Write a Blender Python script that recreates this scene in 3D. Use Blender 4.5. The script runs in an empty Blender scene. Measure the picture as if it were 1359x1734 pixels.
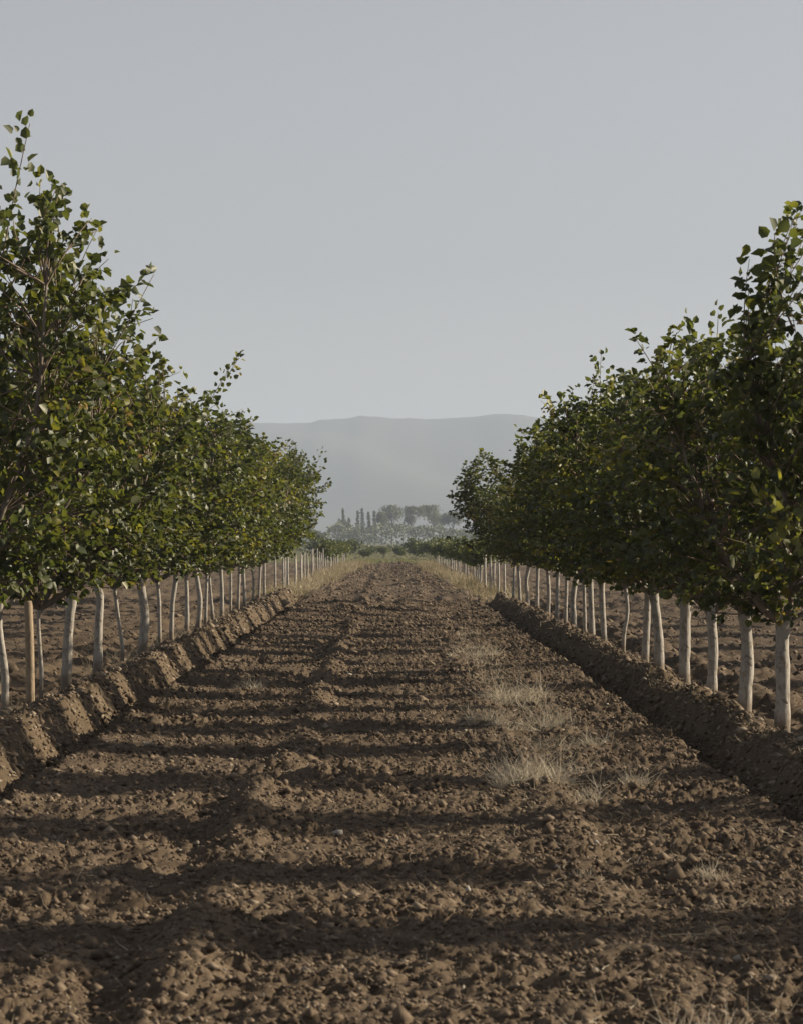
import bpy, math, random
import numpy as np
from mathutils import Vector, Matrix

R = math.radians
scene = bpy.context.scene
COL = scene.collection

# ------------------------------------------------------------------ camera
F_PX, W_PX = 5200.0, 1359.0          # focal length in photo pixels, photo width
EYE = 1.53
cam_d = bpy.data.cameras.new("camera")
cam = bpy.data.objects.new("camera", cam_d)
COL.objects.link(cam)
cam_d.sensor_fit = 'HORIZONTAL'
cam_d.sensor_width = 36.0
cam_d.lens = 36.0 * F_PX / W_PX
cam.location = (0, 0, EYE)
cam.rotation_euler = (R(90.529), 0, R(-0.16))
cam_d.clip_start = 0.5
cam_d.clip_end = 20000
cam_d.dof.use_dof = True
cam_d.dof.focus_distance = 34.0
cam_d.dof.aperture_fstop = 14.0
scene.camera = cam

# ------------------------------------------------------------------ light
SUN_EL, SUN_AZ = 22.5, 77.0          # azimuth clockwise from the view direction
world = bpy.data.worlds.new("World")
scene.world = world
world.use_nodes = True
wn = world.node_tree.nodes
wl = world.node_tree.links
for n in list(wn):
    wn.remove(n)
sky = wn.new("ShaderNodeTexSky")
sky.sky_type = 'NISHITA'
sky.sun_disc = False
sky.sun_elevation = R(SUN_EL)
sky.sun_rotation = R(SUN_AZ)
sky.altitude = 100
sky.air_density = 1.0
sky.dust_density = 1.0
sky.ozone_density = 1.5
hsv = wn.new("ShaderNodeHueSaturation")
hsv.inputs["Saturation"].default_value = 0.20
hsv.inputs["Hue"].default_value = 0.50
bg = wn.new("ShaderNodeBackground")
bg.inputs["Strength"].default_value = 0.058
out = wn.new("ShaderNodeOutputWorld")
wl.new(sky.outputs[0], hsv.inputs["Color"])
mul = wn.new("ShaderNodeMixRGB")
mul.blend_type = 'MULTIPLY'
mul.inputs[0].default_value = 1.0
mul.inputs[2].default_value = (1.0, .975, .995, 1)
wl.new(hsv.outputs[0], mul.inputs[1])
wl.new(mul.outputs[0], bg.inputs[0])
wl.new(bg.outputs[0], out.inputs[0])

sun_d = bpy.data.lights.new("sun", 'SUN')
sun_d.energy = 5.0
sun_d.angle = R(0.55)
sun_d.color = (1.0, 0.85, 0.645)
sun = bpy.data.objects.new("sun", sun_d)
COL.objects.link(sun)
tosun = Vector((math.sin(R(SUN_AZ)) * math.cos(R(SUN_EL)), math.cos(R(SUN_AZ)) * math.cos(R(SUN_EL)), math.sin(R(SUN_EL))))
sun.rotation_euler = tosun.to_track_quat('Z', 'Y').to_euler()
sun.location = (60, 30, 40)

scene.view_settings.view_transform = 'Standard'
scene.view_settings.look = 'None'
scene.view_settings.exposure = 0.80
scene.view_settings.gamma = 1.0
scene.view_settings.use_curve_mapping = False
scene.cycles.max_bounces = 8
scene.cycles.volume_bounces = 1

# ------------------------------------------------------------------ helpers
rng = np.random.default_rng(7)
random.seed(7)


def tag(o, label=None, cat=None, group=None, kind=None):
    if label: o["label"] = label
    if cat: o["category"] = cat
    if group: o["group"] = group
    if kind: o["kind"] = kind
    return o


def make_mesh(name, verts, faces, mats=(), smooth=False, attrs=None, mat_idx=None):
    """verts (n,3); faces either an (m,k) array or a list of such arrays; attrs {name: per-face floats}"""
    me = bpy.data.meshes.new(name)
    v = np.ascontiguousarray(verts, dtype=np.float32)
    fl = faces if isinstance(faces, list) else [faces]
    fl = [np.asarray(f, dtype=np.int32) for f in fl if len(f)]
    loops = np.concatenate([f.ravel() for f in fl])
    tot = np.concatenate([np.full(len(f), f.shape[1], dtype=np.int32) for f in fl])
    start = np.concatenate(([0], np.cumsum(tot)[:-1])).astype(np.int32)
    me.vertices.add(len(v)); me.vertices.foreach_set("co", v.ravel())
    me.loops.add(len(loops)); me.loops.foreach_set("vertex_index", loops)
    me.polygons.add(len(tot)); me.polygons.foreach_set("loop_start", start)
    me.polygons.foreach_set("loop_total", tot)
    if smooth:
        me.polygons.foreach_set("use_smooth", np.ones(len(tot), dtype=bool))
    for m in mats:
        me.materials.append(m)
    if mat_idx is not None:
        me.polygons.foreach_set("material_index", np.asarray(mat_idx, dtype=np.int32))
    me.update(calc_edges=True)
    if attrs:
        for k, a in attrs.items():
            at = me.attributes.new(k, 'FLOAT', 'FACE')
            at.data.foreach_set("value", np.asarray(a, dtype=np.float32))
    return me


def link(name, me, parent=None, loc=(0, 0, 0), rotz=0.0, scale=None):
    o = bpy.data.objects.new(name, me)
    COL.objects.link(o)
    o.location = loc
    o.rotation_euler = (0, 0, rotz)
    if scale is not None:
        o.scale = scale if hasattr(scale, '__len__') else (scale,) * 3
    if parent is not None:
        o.parent = parent
    return o


def empty(name, loc, rotz=0.0):
    return link(name, None, None, loc, rotz)


class Buf:
    """collects tubes into one mesh"""
    def __init__(s):
        s.v, s.f, s.n = [], [], 0

    def tube(s, pts, rad, sides=6, cap=True):
        pts = np.asarray(pts, float); k = len(pts)
        rad = np.broadcast_to(np.asarray(rad, float), (k,))
        t = np.gradient(pts, axis=0)
        t /= np.linalg.norm(t, axis=1, keepdims=True) + 1e-9
        ref = np.array([1.0, 0.13, 0.07]) if abs(t[0, 0]) < .8 else np.array([0.1, 1.0, 0.05])
        a = np.cross(t, ref); a /= np.linalg.norm(a, axis=1, keepdims=True) + 1e-9
        b = np.cross(t, a)
        ang = np.linspace(0, 2 * np.pi, sides, endpoint=False)
        ring = (a[:, None, :] * np.cos(ang)[None, :, None] + b[:, None, :] * np.sin(ang)[None, :, None]) * rad[:, None, None] + pts[:, None, :]
        s.v.append(ring.reshape(-1, 3))
        i = np.arange(k - 1)[:, None] * sides; j = np.arange(sides)[None, :]; j2 = (j + 1) % sides
        f = np.stack([i + j, i + j2, i + sides + j2, i + sides + j], axis=-1).reshape(-1, 4) + s.n
        s.f.append(f)
        s.n += k * sides
        if cap:
            s.v.append(pts[-1:]); c = s.n; s.n += 1
            base = c - sides
            jj = np.arange(sides)
            s.f.append(np.stack([base + jj, base + (jj + 1) % sides, np.full(sides, c), np.full(sides, c)], axis=-1)[:, :3])
        return s

    def mesh(s, name, mats, smooth=True):
        q = [f for f in s.f if f.shape[1] == 4]; t = [f for f in s.f if f.shape[1] == 3]
        fl = []
        if q: fl.append(np.concatenate(q))
        if t: fl.append(np.concatenate(t))
        return make_mesh(name, np.concatenate(s.v), fl, mats, smooth)


_tab = rng.random((256, 256)).astype(np.float32) * 2 - 1


def vnoise(x, y, seed=0):
    x = np.asarray(x, float) + seed * 17.31; y = np.asarray(y, float) + seed * 9.73
    xi = np.floor(x).astype(int); yi = np.floor(y).astype(int)
    fx = x - xi; fy = y - yi
    fx = fx * fx * (3 - 2 * fx); fy = fy * fy * (3 - 2 * fy)
    a = _tab[xi & 255, yi & 255]; b = _tab[(xi + 1) & 255, yi & 255]
    c = _tab[xi & 255, (yi + 1) & 255]; d = _tab[(xi + 1) & 255, (yi + 1) & 255]
    return (a * (1 - fx) + b * fx) * (1 - fy) + (c * (1 - fx) + d * fx) * fy


def cells(x, y, c, seed):
    """angular broken lumps: every cell has its own height and tilt, with a crease where two meet"""
    gx = np.asarray(x, float) / c; gy = np.asarray(y, float) / c
    ix = np.floor(gx).astype(int); iy = np.floor(gy).astype(int)
    best = np.full(gx.shape, 9.0); out_ = np.zeros(gx.shape)
    for dx in (-1, 0, 1):
        for dy in (-1, 0, 1):
            a = (ix + dx + seed * 31) & 255; b = (iy + dy + seed * 57) & 255
            ex = gx - (ix + dx + .5 + .45 * _tab[a, b]); ey = gy - (iy + dy + .5 + .45 * _tab[b, a])
            d = ex * ex + ey * ey
            z = .5 * _tab[(a + 91) & 255, b] + .9 * (ex * _tab[a, (b + 47) & 255] + ey * _tab[(b + 13) & 255, a]) - 1.1 * d
            m = d < best
            best = np.where(m, d, best); out_ = np.where(m, z, out_)
    return out_


def sstep(x, a, b):
    t = np.clip((x - a) / (b - a), 0, 1)
    return t * t * (3 - 2 * t)


# ------------------------------------------------------------------ materials
def new_mat(name):
    m = bpy.data.materials.new(name)
    m.use_nodes = True
    nt = m.node_tree
    for n in list(nt.nodes):
        nt.nodes.remove(n)
    return m, nt, nt.nodes, nt.links


def ramp(nodes, stops):
    r = nodes.new("ShaderNodeValToRGB")
    e = r.color_ramp.elements
    e[0].position = stops[0][0]; e[0].color = (*stops[0][1], 1)
    e[1].position = stops[-1][0]; e[1].color = (*stops[-1][1], 1)
    for p, c in stops[1:-1]:
        k = e.new(p); k.color = (*c, 1)
    return r


def noise_node(nodes, links, scale, detail=4, rough=.6, coord="Object"):
    tc = nodes.new("ShaderNodeTexCoord")
    n = nodes.new("ShaderNodeTexNoise")
    n.inputs["Scale"].default_value = scale
    n.inputs["Detail"].default_value = detail
    n.inputs["Roughness"].default_value = rough
    links.new(tc.outputs[coord], n.inputs["Vector"])
    return n


def soil_mat(name, stops, bump=.4, fine=60):
    m, nt, N, L = new_mat(name)
    p = N.new("ShaderNodeBsdfPrincipled"); o = N.new("ShaderNodeOutputMaterial")
    p.inputs["Roughness"].default_value = 0.95
    p.inputs["Specular IOR Level"].default_value = 0.15
    n1 = noise_node(N, L, 1.7, 5, .65)
    n2 = noise_node(N, L, fine, 3, .7)
    mx = N.new("ShaderNodeMath"); mx.operation = 'MULTIPLY_ADD'
    mx.inputs[1].default_value = .55
    L.new(n2.outputs[0], mx.inputs[0])
    m2 = N.new("ShaderNodeMath"); m2.operation = 'MULTIPLY'; m2.inputs[1].default_value = .45
    L.new(n1.outputs[0], m2.inputs[0]); L.new(m2.outputs[0], mx.inputs[2])
    r = ramp(N, stops)
    L.new(mx.outputs[0], r.inputs[0]); L.new(r.outputs[0], p.inputs["Base Color"])
    b = N.new("ShaderNodeBump"); b.inputs["Strength"].default_value = bump; b.inputs["Distance"].default_value = .02
    n3 = noise_node(N, L, 35, 5, .7)
    L.new(n3.outputs[0], b.inputs["Height"]); L.new(b.outputs[0], p.inputs["Normal"])
    L.new(p.outputs[0], o.inputs[0])
    return m


SOIL = [(.28, (.042, .030, .021)), (.48, (.088, .065, .044)), (.62, (.150, .114, .078)), (.78, (.27, .215, .16))]
M_SOIL = soil_mat("tilled_soil", SOIL)
M_RIDGE = soil_mat("banked_soil", [(.28, (.040, .029, .018)), (.5, (.085, .063, .040)), (.75, (.165, .128, .085))])
M_FIELD = soil_mat("far_field", [(.3, (.055, .055, .025)), (.5, (.10, .10, .045)), (.7, (.17, .15, .08))], .2, 2)
M_HILL = soil_mat("hill_scrub", [(.3, (.05, .055, .04)), (.7, (.10, .10, .08))], 0, .05)


def clod_mat():
    m, nt, N, L = new_mat("soil_clod")
    p = N.new("ShaderNodeBsdfPrincipled"); o = N.new("ShaderNodeOutputMaterial")
    p.inputs["Roughness"].default_value = .95
    p.inputs["Specular IOR Level"].default_value = .15
    at = N.new("ShaderNodeAttribute"); at.attribute_name = "tint"
    r = ramp(N, [(0, (.065, .048, .033)), (.5, (.135, .103, .073)), (.85, (.215, .172, .126)), (.95, (.25, .215, .17)), (1, (.36, .34, .30))])
    L.new(at.outputs["Fac"], r.inputs[0])
    n = noise_node(N, L, 45, 3, .6)
    mix = N.new("ShaderNodeMixRGB"); mix.blend_type = 'OVERLAY'; mix.inputs[0].default_value = .5
    L.new(r.outputs[0], mix.inputs[1]); L.new(n.outputs[0], mix.inputs[2])
    L.new(mix.outputs[0], p.inputs["Base Color"]); L.new(p.outputs[0], o.inputs[0])
    return m


M_CLOD = clod_mat()


def leaf_mat(name, stops, rough=.50, transl=.30, spec=.50, through=(2.2, 2.2, .9)):
    m, nt, N, L = new_mat(name)
    p = N.new("ShaderNodeBsdfPrincipled"); o = N.new("ShaderNodeOutputMaterial")
    at = N.new("ShaderNodeAttribute"); at.attribute_name = "tint"
    r = ramp(N, stops)
    L.new(at.outputs["Fac"], r.inputs[0])
    L.new(r.outputs[0], p.inputs["Base Color"])
    p.inputs["Roughness"].default_value = rough
    p.inputs["Specular IOR Level"].default_value = spec
    t = N.new("ShaderNodeBsdfTranslucent")
    g = N.new("ShaderNodeMixRGB"); g.blend_type = 'MULTIPLY'; g.inputs[0].default_value = 1
    g.inputs[2].default_value = (*through, 1)
    L.new(r.outputs[0], g.inputs[1]); L.new(g.outputs[0], t.inputs[0])
    mx = N.new("ShaderNodeMixShader"); mx.inputs[0].default_value = transl
    L.new(p.outputs[0], mx.inputs[1]); L.new(t.outputs[0], mx.inputs[2])
    L.new(mx.outputs[0], o.inputs[0])
    return m


LEAF = [(0, (.040, .052, .028)), (.36, (.062, .078, .032)), (.62, (.100, .112, .036)), (.80, (.165, .165, .042)), (.92, (.20, .185, .04)), (.96, (.13, .085, .06)), (1, (.20, .14, .11))]
M_LEAF = leaf_mat("pistachio_leaf", LEAF)
M_SHRUB = leaf_mat("shrub_leaf", [(0, (.045, .06, .025)), (.5, (.09, .11, .04)), (1, (.18, .18, .07))], .5, .2, .3)
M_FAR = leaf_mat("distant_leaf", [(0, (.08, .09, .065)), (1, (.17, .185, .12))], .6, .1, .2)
M_STRAW = leaf_mat("dry_straw", [(0, (.15, .125, .09)), (.5, (.34, .295, .22)), (1, (.62, .57, .475))], .75, .3, .15, (1, .98, .93))
M_VERGE = leaf_mat("dry_verge_grass", [(0, (.10, .11, .04)), (.2, (.24, .20, .11)), (.6, (.33, .28, .185)), (1, (.44, .39, .285))], .7, .25, .2, (1, .95, .8))


def bark_mat(name, c0, c1, splash=False):
    m, nt, N, L = new_mat(name)
    p = N.new("ShaderNodeBsdfPrincipled"); o = N.new("ShaderNodeOutputMaterial")
    p.inputs["Roughness"].default_value = .9
    p.inputs["Specular IOR Level"].default_value = .15
    tc = N.new("ShaderNodeTexCoord"); mp = N.new("ShaderNodeMapping")
    mp.inputs["Scale"].default_value = (30, 30, 8)
    n = N.new("ShaderNodeTexNoise"); n.inputs["Scale"].default_value = 1; n.inputs["Detail"].default_value = 6
    n.inputs["Roughness"].default_value = .7
    L.new(tc.outputs["Object"], mp.inputs[0]); L.new(mp.outputs[0], n.inputs["Vector"])
    r = ramp(N, [(.34, c0), (.46, tuple(.35 * x + .65 * y for x, y in zip(c0, c1))), (.66, c1)])
    L.new(n.outputs[0], r.inputs[0])
    col = r.outputs[0]
    if splash:
        # blotches and old scars, and mud splashed up from the ground
        n2 = noise_node(N, L, 9, 4, .7)
        r2 = ramp(N, [(.52, (1, 1, 1)), (.64, (.62, .58, .52))])
        L.new(n2.outputs[0], r2.inputs[0])
        mx = N.new("ShaderNodeMixRGB"); mx.blend_type = 'MULTIPLY'; mx.inputs[0].default_value = 1
        L.new(col, mx.inputs[1]); L.new(r2.outputs[0], mx.inputs[2])
        sp = N.new("ShaderNodeSeparateXYZ"); L.new(tc.outputs["Object"], sp.inputs[0])
        ad = N.new("ShaderNodeMath"); ad.operation = 'MULTIPLY_ADD'; ad.inputs[1].default_value = -.22
        L.new(n2.outputs[0], ad.inputs[0]); L.new(sp.outputs["Z"], ad.inputs[2])
        r3 = ramp(N, [(0.0, (.75,) * 3), (.10, (0, 0, 0))])
        L.new(ad.outputs[0], r3.inputs[0])
        m3 = N.new("ShaderNodeMixRGB"); m3.inputs[2].default_value = (.15, .115, .08, 1)
        L.new(r3.outputs[0], m3.inputs[0]); L.new(mx.outputs[0], m3.inputs[1])
        col = m3.outputs[0]
    L.new(col, p.inputs["Base Color"])
    b = N.new("ShaderNodeBump"); b.inputs["Strength"].default_value = .7; b.inputs["Distance"].default_value = .012
    L.new(n.outputs[0], b.inputs["Height"]); L.new(b.outputs[0], p.inputs["Normal"])
    L.new(p.outputs[0], o.inputs[0])
    return m


M_BARK = bark_mat("pale_bark", (.18, .167, .145), (.41, .385, .345), True)
M_LIMB = bark_mat("limb_bark", (.11, .092, .074), (.23, .20, .165))
M_TWIG = bark_mat("twig_bark", (.10, .078, .058), (.23, .18, .14))
M_STAKE = bark_mat("weathered_stake_wood", (.18, .138, .095), (.34, .27, .19))
M_KNOT = bark_mat("bark_scar", (.13, .115, .095), (.24, .215, .18))
M_DARKWOOD = bark_mat("dark_trunk_bark", (.05, .045, .035), (.11, .10, .08))

# ------------------------------------------------------------------ the ground
LEFT_END, RIGHT_END = 82.0, 76.5     # where the earth banks stop


def macro(x, y):
    """large shapes: banks, ditches, wheel tracks"""
    x = np.asarray(x, float); y = np.asarray(y, float)
    wl_ = .05 * vnoise(y / 1.6, y * 0 + .5, 3) + .012 * vnoise(y / .5, y * 0 + .5, 4)
    wr_ = .04 * vnoise(y / 1.9, y * 0 + .5, 5) + .012 * vnoise(y / .45, y * 0 + .5, 6)
    ml = sstep(-y, -LEFT_END - .5, -LEFT_END + .5); mr = sstep(-y, -RIGHT_END - .5, -RIGHT_END + .5)
    L_ = np.interp(-(x + wl_), [1.7, 2.05, 2.22, 2.31, 2.40, 2.58, 2.74, 2.85, 3.0, 3.2, 3.7, 4.1, 4.5],
                   [0, .025, .04, -.08, -.20, -.14, .16, .19, .12, .02, 0, .09, 0])
    Rr = np.interp(x + wr_, [1.6, 1.95, 2.12, 2.19, 2.29, 2.40, 2.54, 2.64, 2.78, 2.95, 3.25, 3.55, 3.85],
                   [0, .025, .04, -.07, -.17, -.02, .20, .225, .15, .02, .01, .12, 0])
    lump = 1 + .13 * vnoise(y / .8, x / .9, 8)
    h = np.where(x < 0, L_ * ml * np.where(L_ > 0, lump, 1), Rr * mr * np.where(Rr > 0, 1 + .18 * vnoise(y / .7, x / .9, 9), 1))
    # a low heaped line left of centre and the track beside it
    wob = .07 * vnoise(y / 2.3, y * 0 + .3, 10)
    near = .75 + .25 * sstep(-y, -60, -25)
    h = h + near * .075 * np.exp(-((x + .72 + wob) / .13) ** 2) * (.7 + .9 * vnoise(y / .7, x, 11))
    h = h - near * .055 * np.exp(-((x + .98 + wob) / .14) ** 2) * (.55 + .9 * vnoise(y / 1.4, x, 27))
    h = h + near * .04 * np.exp(-((x - .85 - wob) / .16) ** 2) * (.5 + vnoise(y / .7, x, 12))
    h = h - near * .035 * np.exp(-((x - 1.12 - wob) / .15) ** 2)
    far = sstep(y, 150, 195)
    h = h + far * .06 * vnoise(x / .6, y / 6, 13)
    return h


def H(x, y, fine=True):
    x = np.asarray(x, float); y = np.asarray(y, float)
    h = macro(x, y)
    if not fine:
        return h
    inb = 1.0 / (1 + np.exp((np.abs(x) - 30) * .5))
    bank = np.where(x < 0, sstep(-x, 2.3, 2.5), sstep(x, 2.15, 2.35))
    till = 1 - .1 * bank
    t = .028 * vnoise(x / .75, y / .6, 1) + .020 * vnoise(x / .5, y / .22, 2)
    nearf = 1 - sstep(y, 45, 80)
    clump = .55 + .9 * np.clip(vnoise(x / .7, y / .55, 25) + .35, 0, 1)
    t = t + nearf * .027 * clump * cells(x, y, .105, 1)
    t = t + nearf * .024 * clump * cells(x, y, .052, 2)
    t = t + sstep(np.abs(x), 3.0, 3.7) * .055 * cells(x, y, .40, 4)
    t = t + nearf * .014 * vnoise(x / .036, y / .036, 16)
    t = t + (1 - nearf) * (.07 * vnoise(x / .6, y / 2.6, 21) + .06 * vnoise(x / .25, y / 1.2, 22))
    # spade marks on the flanks of the banks
    g = .016 * cells(x, y, .19, 7) + .018 * cells(x, y, .075, 6) + .026 * (np.abs(vnoise((y + .6 * x) / .27, x / .25, 17)) - .35) * (.4 + 1.2 * np.abs(vnoise(y / 1.1, x, 26))) + .020 * cells(y + .5 * x, x, .16, 3) + .014 * vnoise((y + x) / .11, x / .12, 18) + .018 * vnoise(y / .055, x / .05, 20) + .02 * (np.abs(vnoise(y / .1, x / .08, 24)) - .3)
    h = h + inb * (t * till + bank * g)
    h = h + (1 - inb) * .12 * vnoise(x / 9, y / 9, 19)
    return h


def axis(stops):
    """stops: (coordinate, spacing) pairs -> coordinates whose spacing runs from one to the next"""
    c = [stops[0][0]]
    for (a, da), (b, db) in zip(stops[:-1], stops[1:]):
        n = max(1, int(round(2 * (b - a) / (da + db))))
        s = np.linspace(da, db, n); s *= (b - a) / s.sum()
        c.extend((a + np.cumsum(s)).tolist())
    return np.array(c)


xr = axis([(2.0, .019), (2.75, .020), (3.9, .06), (9, .14), (16, .5), (40, 3), (300, 60), (3700, 700)])
xm = axis([(-2.2, .017), (2.0, .017)])
xl = -axis([(2.2, .019), (2.95, .020), (4.2, .06), (10.5, .14), (18, .5), (40, 3), (300, 60), (3700, 700)])[::-1]
X = np.unique(np.round(np.concatenate([xl, xm, xr]), 5))
ys = [8.6]
while ys[-1] < 212:
    ys.append(ys[-1] + .0175 * (ys[-1] / 10) ** 1.6)
yb = -axis([(-8.6, .06), (-7, .2), (0, .7), (20, 3), (95, 20)])[::-1]
yf = axis([(ys[-1], 2.5), (400, 12), (1200, 60), (5700, 500)])
Y = np.unique(np.round(np.concatenate([yb, ys, yf]), 5))
GX, GY = np.meshgrid(X, Y)
GZ = H(GX, GY)
verts = np.stack([GX, GY, GZ], -1).reshape(-1, 3)
nx, ny = len(X), len(Y)
ii, jj = np.meshgrid(np.arange(nx - 1), np.arange(ny - 1))
i0 = (jj * nx + ii).ravel()
quads = np.stack([i0, i0 + 1, i0 + nx + 1, i0 + nx], -1)
cx = ((X[:-1] + X[1:]) / 2)[ii.ravel()]; cy = ((Y[:-1] + Y[1:]) / 2)[jj.ravel()]
reg = np.zeros(len(quads), int)
reg[(cx < -2.45) & (cx > -3.2) & (cy < LEFT_END)] = 1
reg[(cx > 2.30) & (cx < 2.96) & (cy < RIGHT_END)] = 2
reg[(cx >= -2.45) & (cx <= 2.30) & (cy < 206)] = 3


def ground_piece(name, k, mats, label, cat, midx=None):
    f = quads[reg == k]
    used, inv = np.unique(f, return_inverse=True)
    me = make_mesh(name, verts[used], inv.reshape(-1, 4), mats, True, None, None if midx is None else midx[reg == k])
    return tag(link(name, me), label, cat, kind="structure")


far_idx = ((cy > 206) | (np.abs(cx) > 34)).astype(int)
ground_piece("ground", 0, [M_SOIL, M_FIELD], "tilled brown orchard ground on both sides, running on to the far fields", "ground", far_idx)
ground_piece("dirt_track", 3, [M_SOIL], "wide tilled brown dirt track between the two rows of trees", "track")
ground_piece("soil_bank", 1, [M_RIDGE], "lumpy sunlit earth bank along the foot of the left row", "earth bank")
ground_piece("soil_bank", 2, [M_RIDGE], "shaded rough earth bank along the foot of the right row", "earth bank")
print("ground", len(quads), nx, ny)

# ---- clods
def ico(sub):
    import bmesh
    bm = bmesh.new(); bmesh.ops.create_icosphere(bm, subdivisions=sub, radius=1)
    v = np.array([p.co[:] for p in bm.verts]); bm.faces.ensure_lookup_table()
    f = np.array([[q.index for q in p.verts] for p in bm.faces]); bm.free()
    return v, f


def clods(name, xs, yv, size, sub, label, tints):
    if sub:
        bv, bf = ico(sub)
    else:
        bv = np.array([(1, 0, 0), (-1, 0, 0), (0, 1, 0), (0, -1, 0), (0, 0, 1), (0, 0, -1)], float)
        bf = np.array([(0, 2, 4), (2, 1, 4), (1, 3, 4), (3, 0, 4), (2, 0, 5), (1, 2, 5), (3, 1, 5), (0, 3, 5)])
    n = len(xs)
    sc = size[:, None] * rng.uniform(.55, 1.25, (n, 3)) * np.array([1, 1, .7])
    V = np.empty((n, len(bv), 3), np.float32)
    jit = rng.uniform(.68, 1.22, (n, len(bv)))
    P = (bv[None] * jit[:, :, None] + rng.uniform(-.25, .25, (n, len(bv), 3))) * sc[:, None, :]
    a = rng.uniform(0, 6.28, n); c, s = np.cos(a)[:, None], np.sin(a)[:, None]
    V[:, :, 0] = P[:, :, 0] * c - P[:, :, 1] * s + xs[:, None]
    V[:, :, 1] = P[:, :, 0] * s + P[:, :, 1] * c + yv[:, None]
    z = H(xs, yv)
    V[:, :, 2] = P[:, :, 2] + (z + size * .18)[:, None]
    Fc = bf[None] + (np.arange(n) * len(bv))[:, None, None]
    me = make_mesh(name, V.reshape(-1, 3), Fc.reshape(-1, 3), [M_CLOD], False, {"tint": np.repeat(tints, len(bf))})
    return tag(link(name, me), label, "soil", kind="stuff")


def y_samples(n, y0, y1, p):
    u = rng.random(n)
    return (y0 ** (1 - p) + u * (y1 ** (1 - p) - y0 ** (1 - p))) ** (1 / (1 - p))


def clod_tint(n):
    t = np.clip(rng.normal(.45, .2, n), 0, .9)
    k = rng.random(n) < .008
    t[k] = rng.uniform(.93, 1, k.sum())
    return t


n = 450
yv = y_samples(n, 9, 30, 1.6); xs = rng.uniform(-2.4, 2.3, n) * np.minimum(1, .16 * yv / 2.3 + .35)
clods("soil_clods", xs, yv, np.exp(rng.normal(np.log(.0165), .36, n)), 1, "larger broken clods of brown soil strewn over the near track", clod_tint(n))
n = 95000
yv = y_samples(n, 9, 75, 1.5); xs = rng.uniform(-2.5, 2.4, n)
clods("soil_clods", xs, yv, np.exp(rng.normal(np.log(.0082), .5, n)) * (1 + yv / 60), 0, "small broken crumbs of brown soil all over the track", clod_tint(n))
n = 9000
yv = y_samples(n, 50, 203, 1.1); xs = rng.uniform(-2.2, 2.1, n) * (1 - .25 * sstep(yv, 90, 190))
clods("soil_clods", xs, yv, np.exp(rng.normal(np.log(.030), .35, n)) * (.6 + yv / 160), 0, "clods of brown soil on the far stretch of the track", clod_tint(n))
n = 15000
yv = y_samples(n, 18, 110, 1.3)
xs = np.where(rng.random(n) < .5, -rng.uniform(3.35, 10, n), rng.uniform(3.05, 9, n))
clods("soil_clods", xs, yv, np.exp(rng.normal(np.log(.027), .45, n)), 0, "broken clods of brown soil under and behind the trees", clod_tint(n))

n = 26000
yv = y_samples(n, 16, 84, 1.5)
xs = np.where(rng.random(n) < .62, -rng.uniform(2.4, 3.2, n), rng.uniform(2.25, 2.95, n))
clods("bank_clods", xs, yv, np.exp(rng.normal(np.log(.0115), .5, n)) * (1 + yv / 60), 0, "broken clods of pale brown soil lying on the two earth banks", np.clip(clod_tint(n) + .16, 0, .95))

# ------------------------------------------------------------------ leaves and trees
def leaf_block(pos, axis_, nrm, length, width):
    """folded oval leaflets: 6 vertices, 2 quads each"""
    n = len(pos)
    side = np.cross(nrm, axis_); side /= np.linalg.norm(side, axis=1, keepdims=True) + 1e-9
    up = np.cross(axis_, side)
    l = length[:, None]; w = width[:, None]
    fold = w * .22
    droop = l * .16
    p0 = pos
    r1 = pos + axis_ * l * .24 + side * w * .47 + up * fold
    r2 = pos + axis_ * l * .68 + side * w * .42 + up * (fold - droop * .4)
    tip = pos + axis_ * l - up * droop
    l1 = pos + axis_ * l * .24 - side * w * .47 + up * fold
    l2 = pos + axis_ * l * .68 - side * w * .42 + up * (fold - droop * .4)
    V = np.stack([p0, r1, r2, tip, l2, l1], 1).reshape(-1, 3)
    b = np.arange(n)[:, None] * 6
    Fq = np.stack([b + np.array([[0, 1, 2, 3]]), b + np.array([[0, 3, 4, 5]])], 1).reshape(-1, 4)
    return V, Fq


def unit(v):
    return v / (np.linalg.norm(v, axis=-1, keepdims=True) + 1e-9)


class Crown:
    pass


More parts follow.
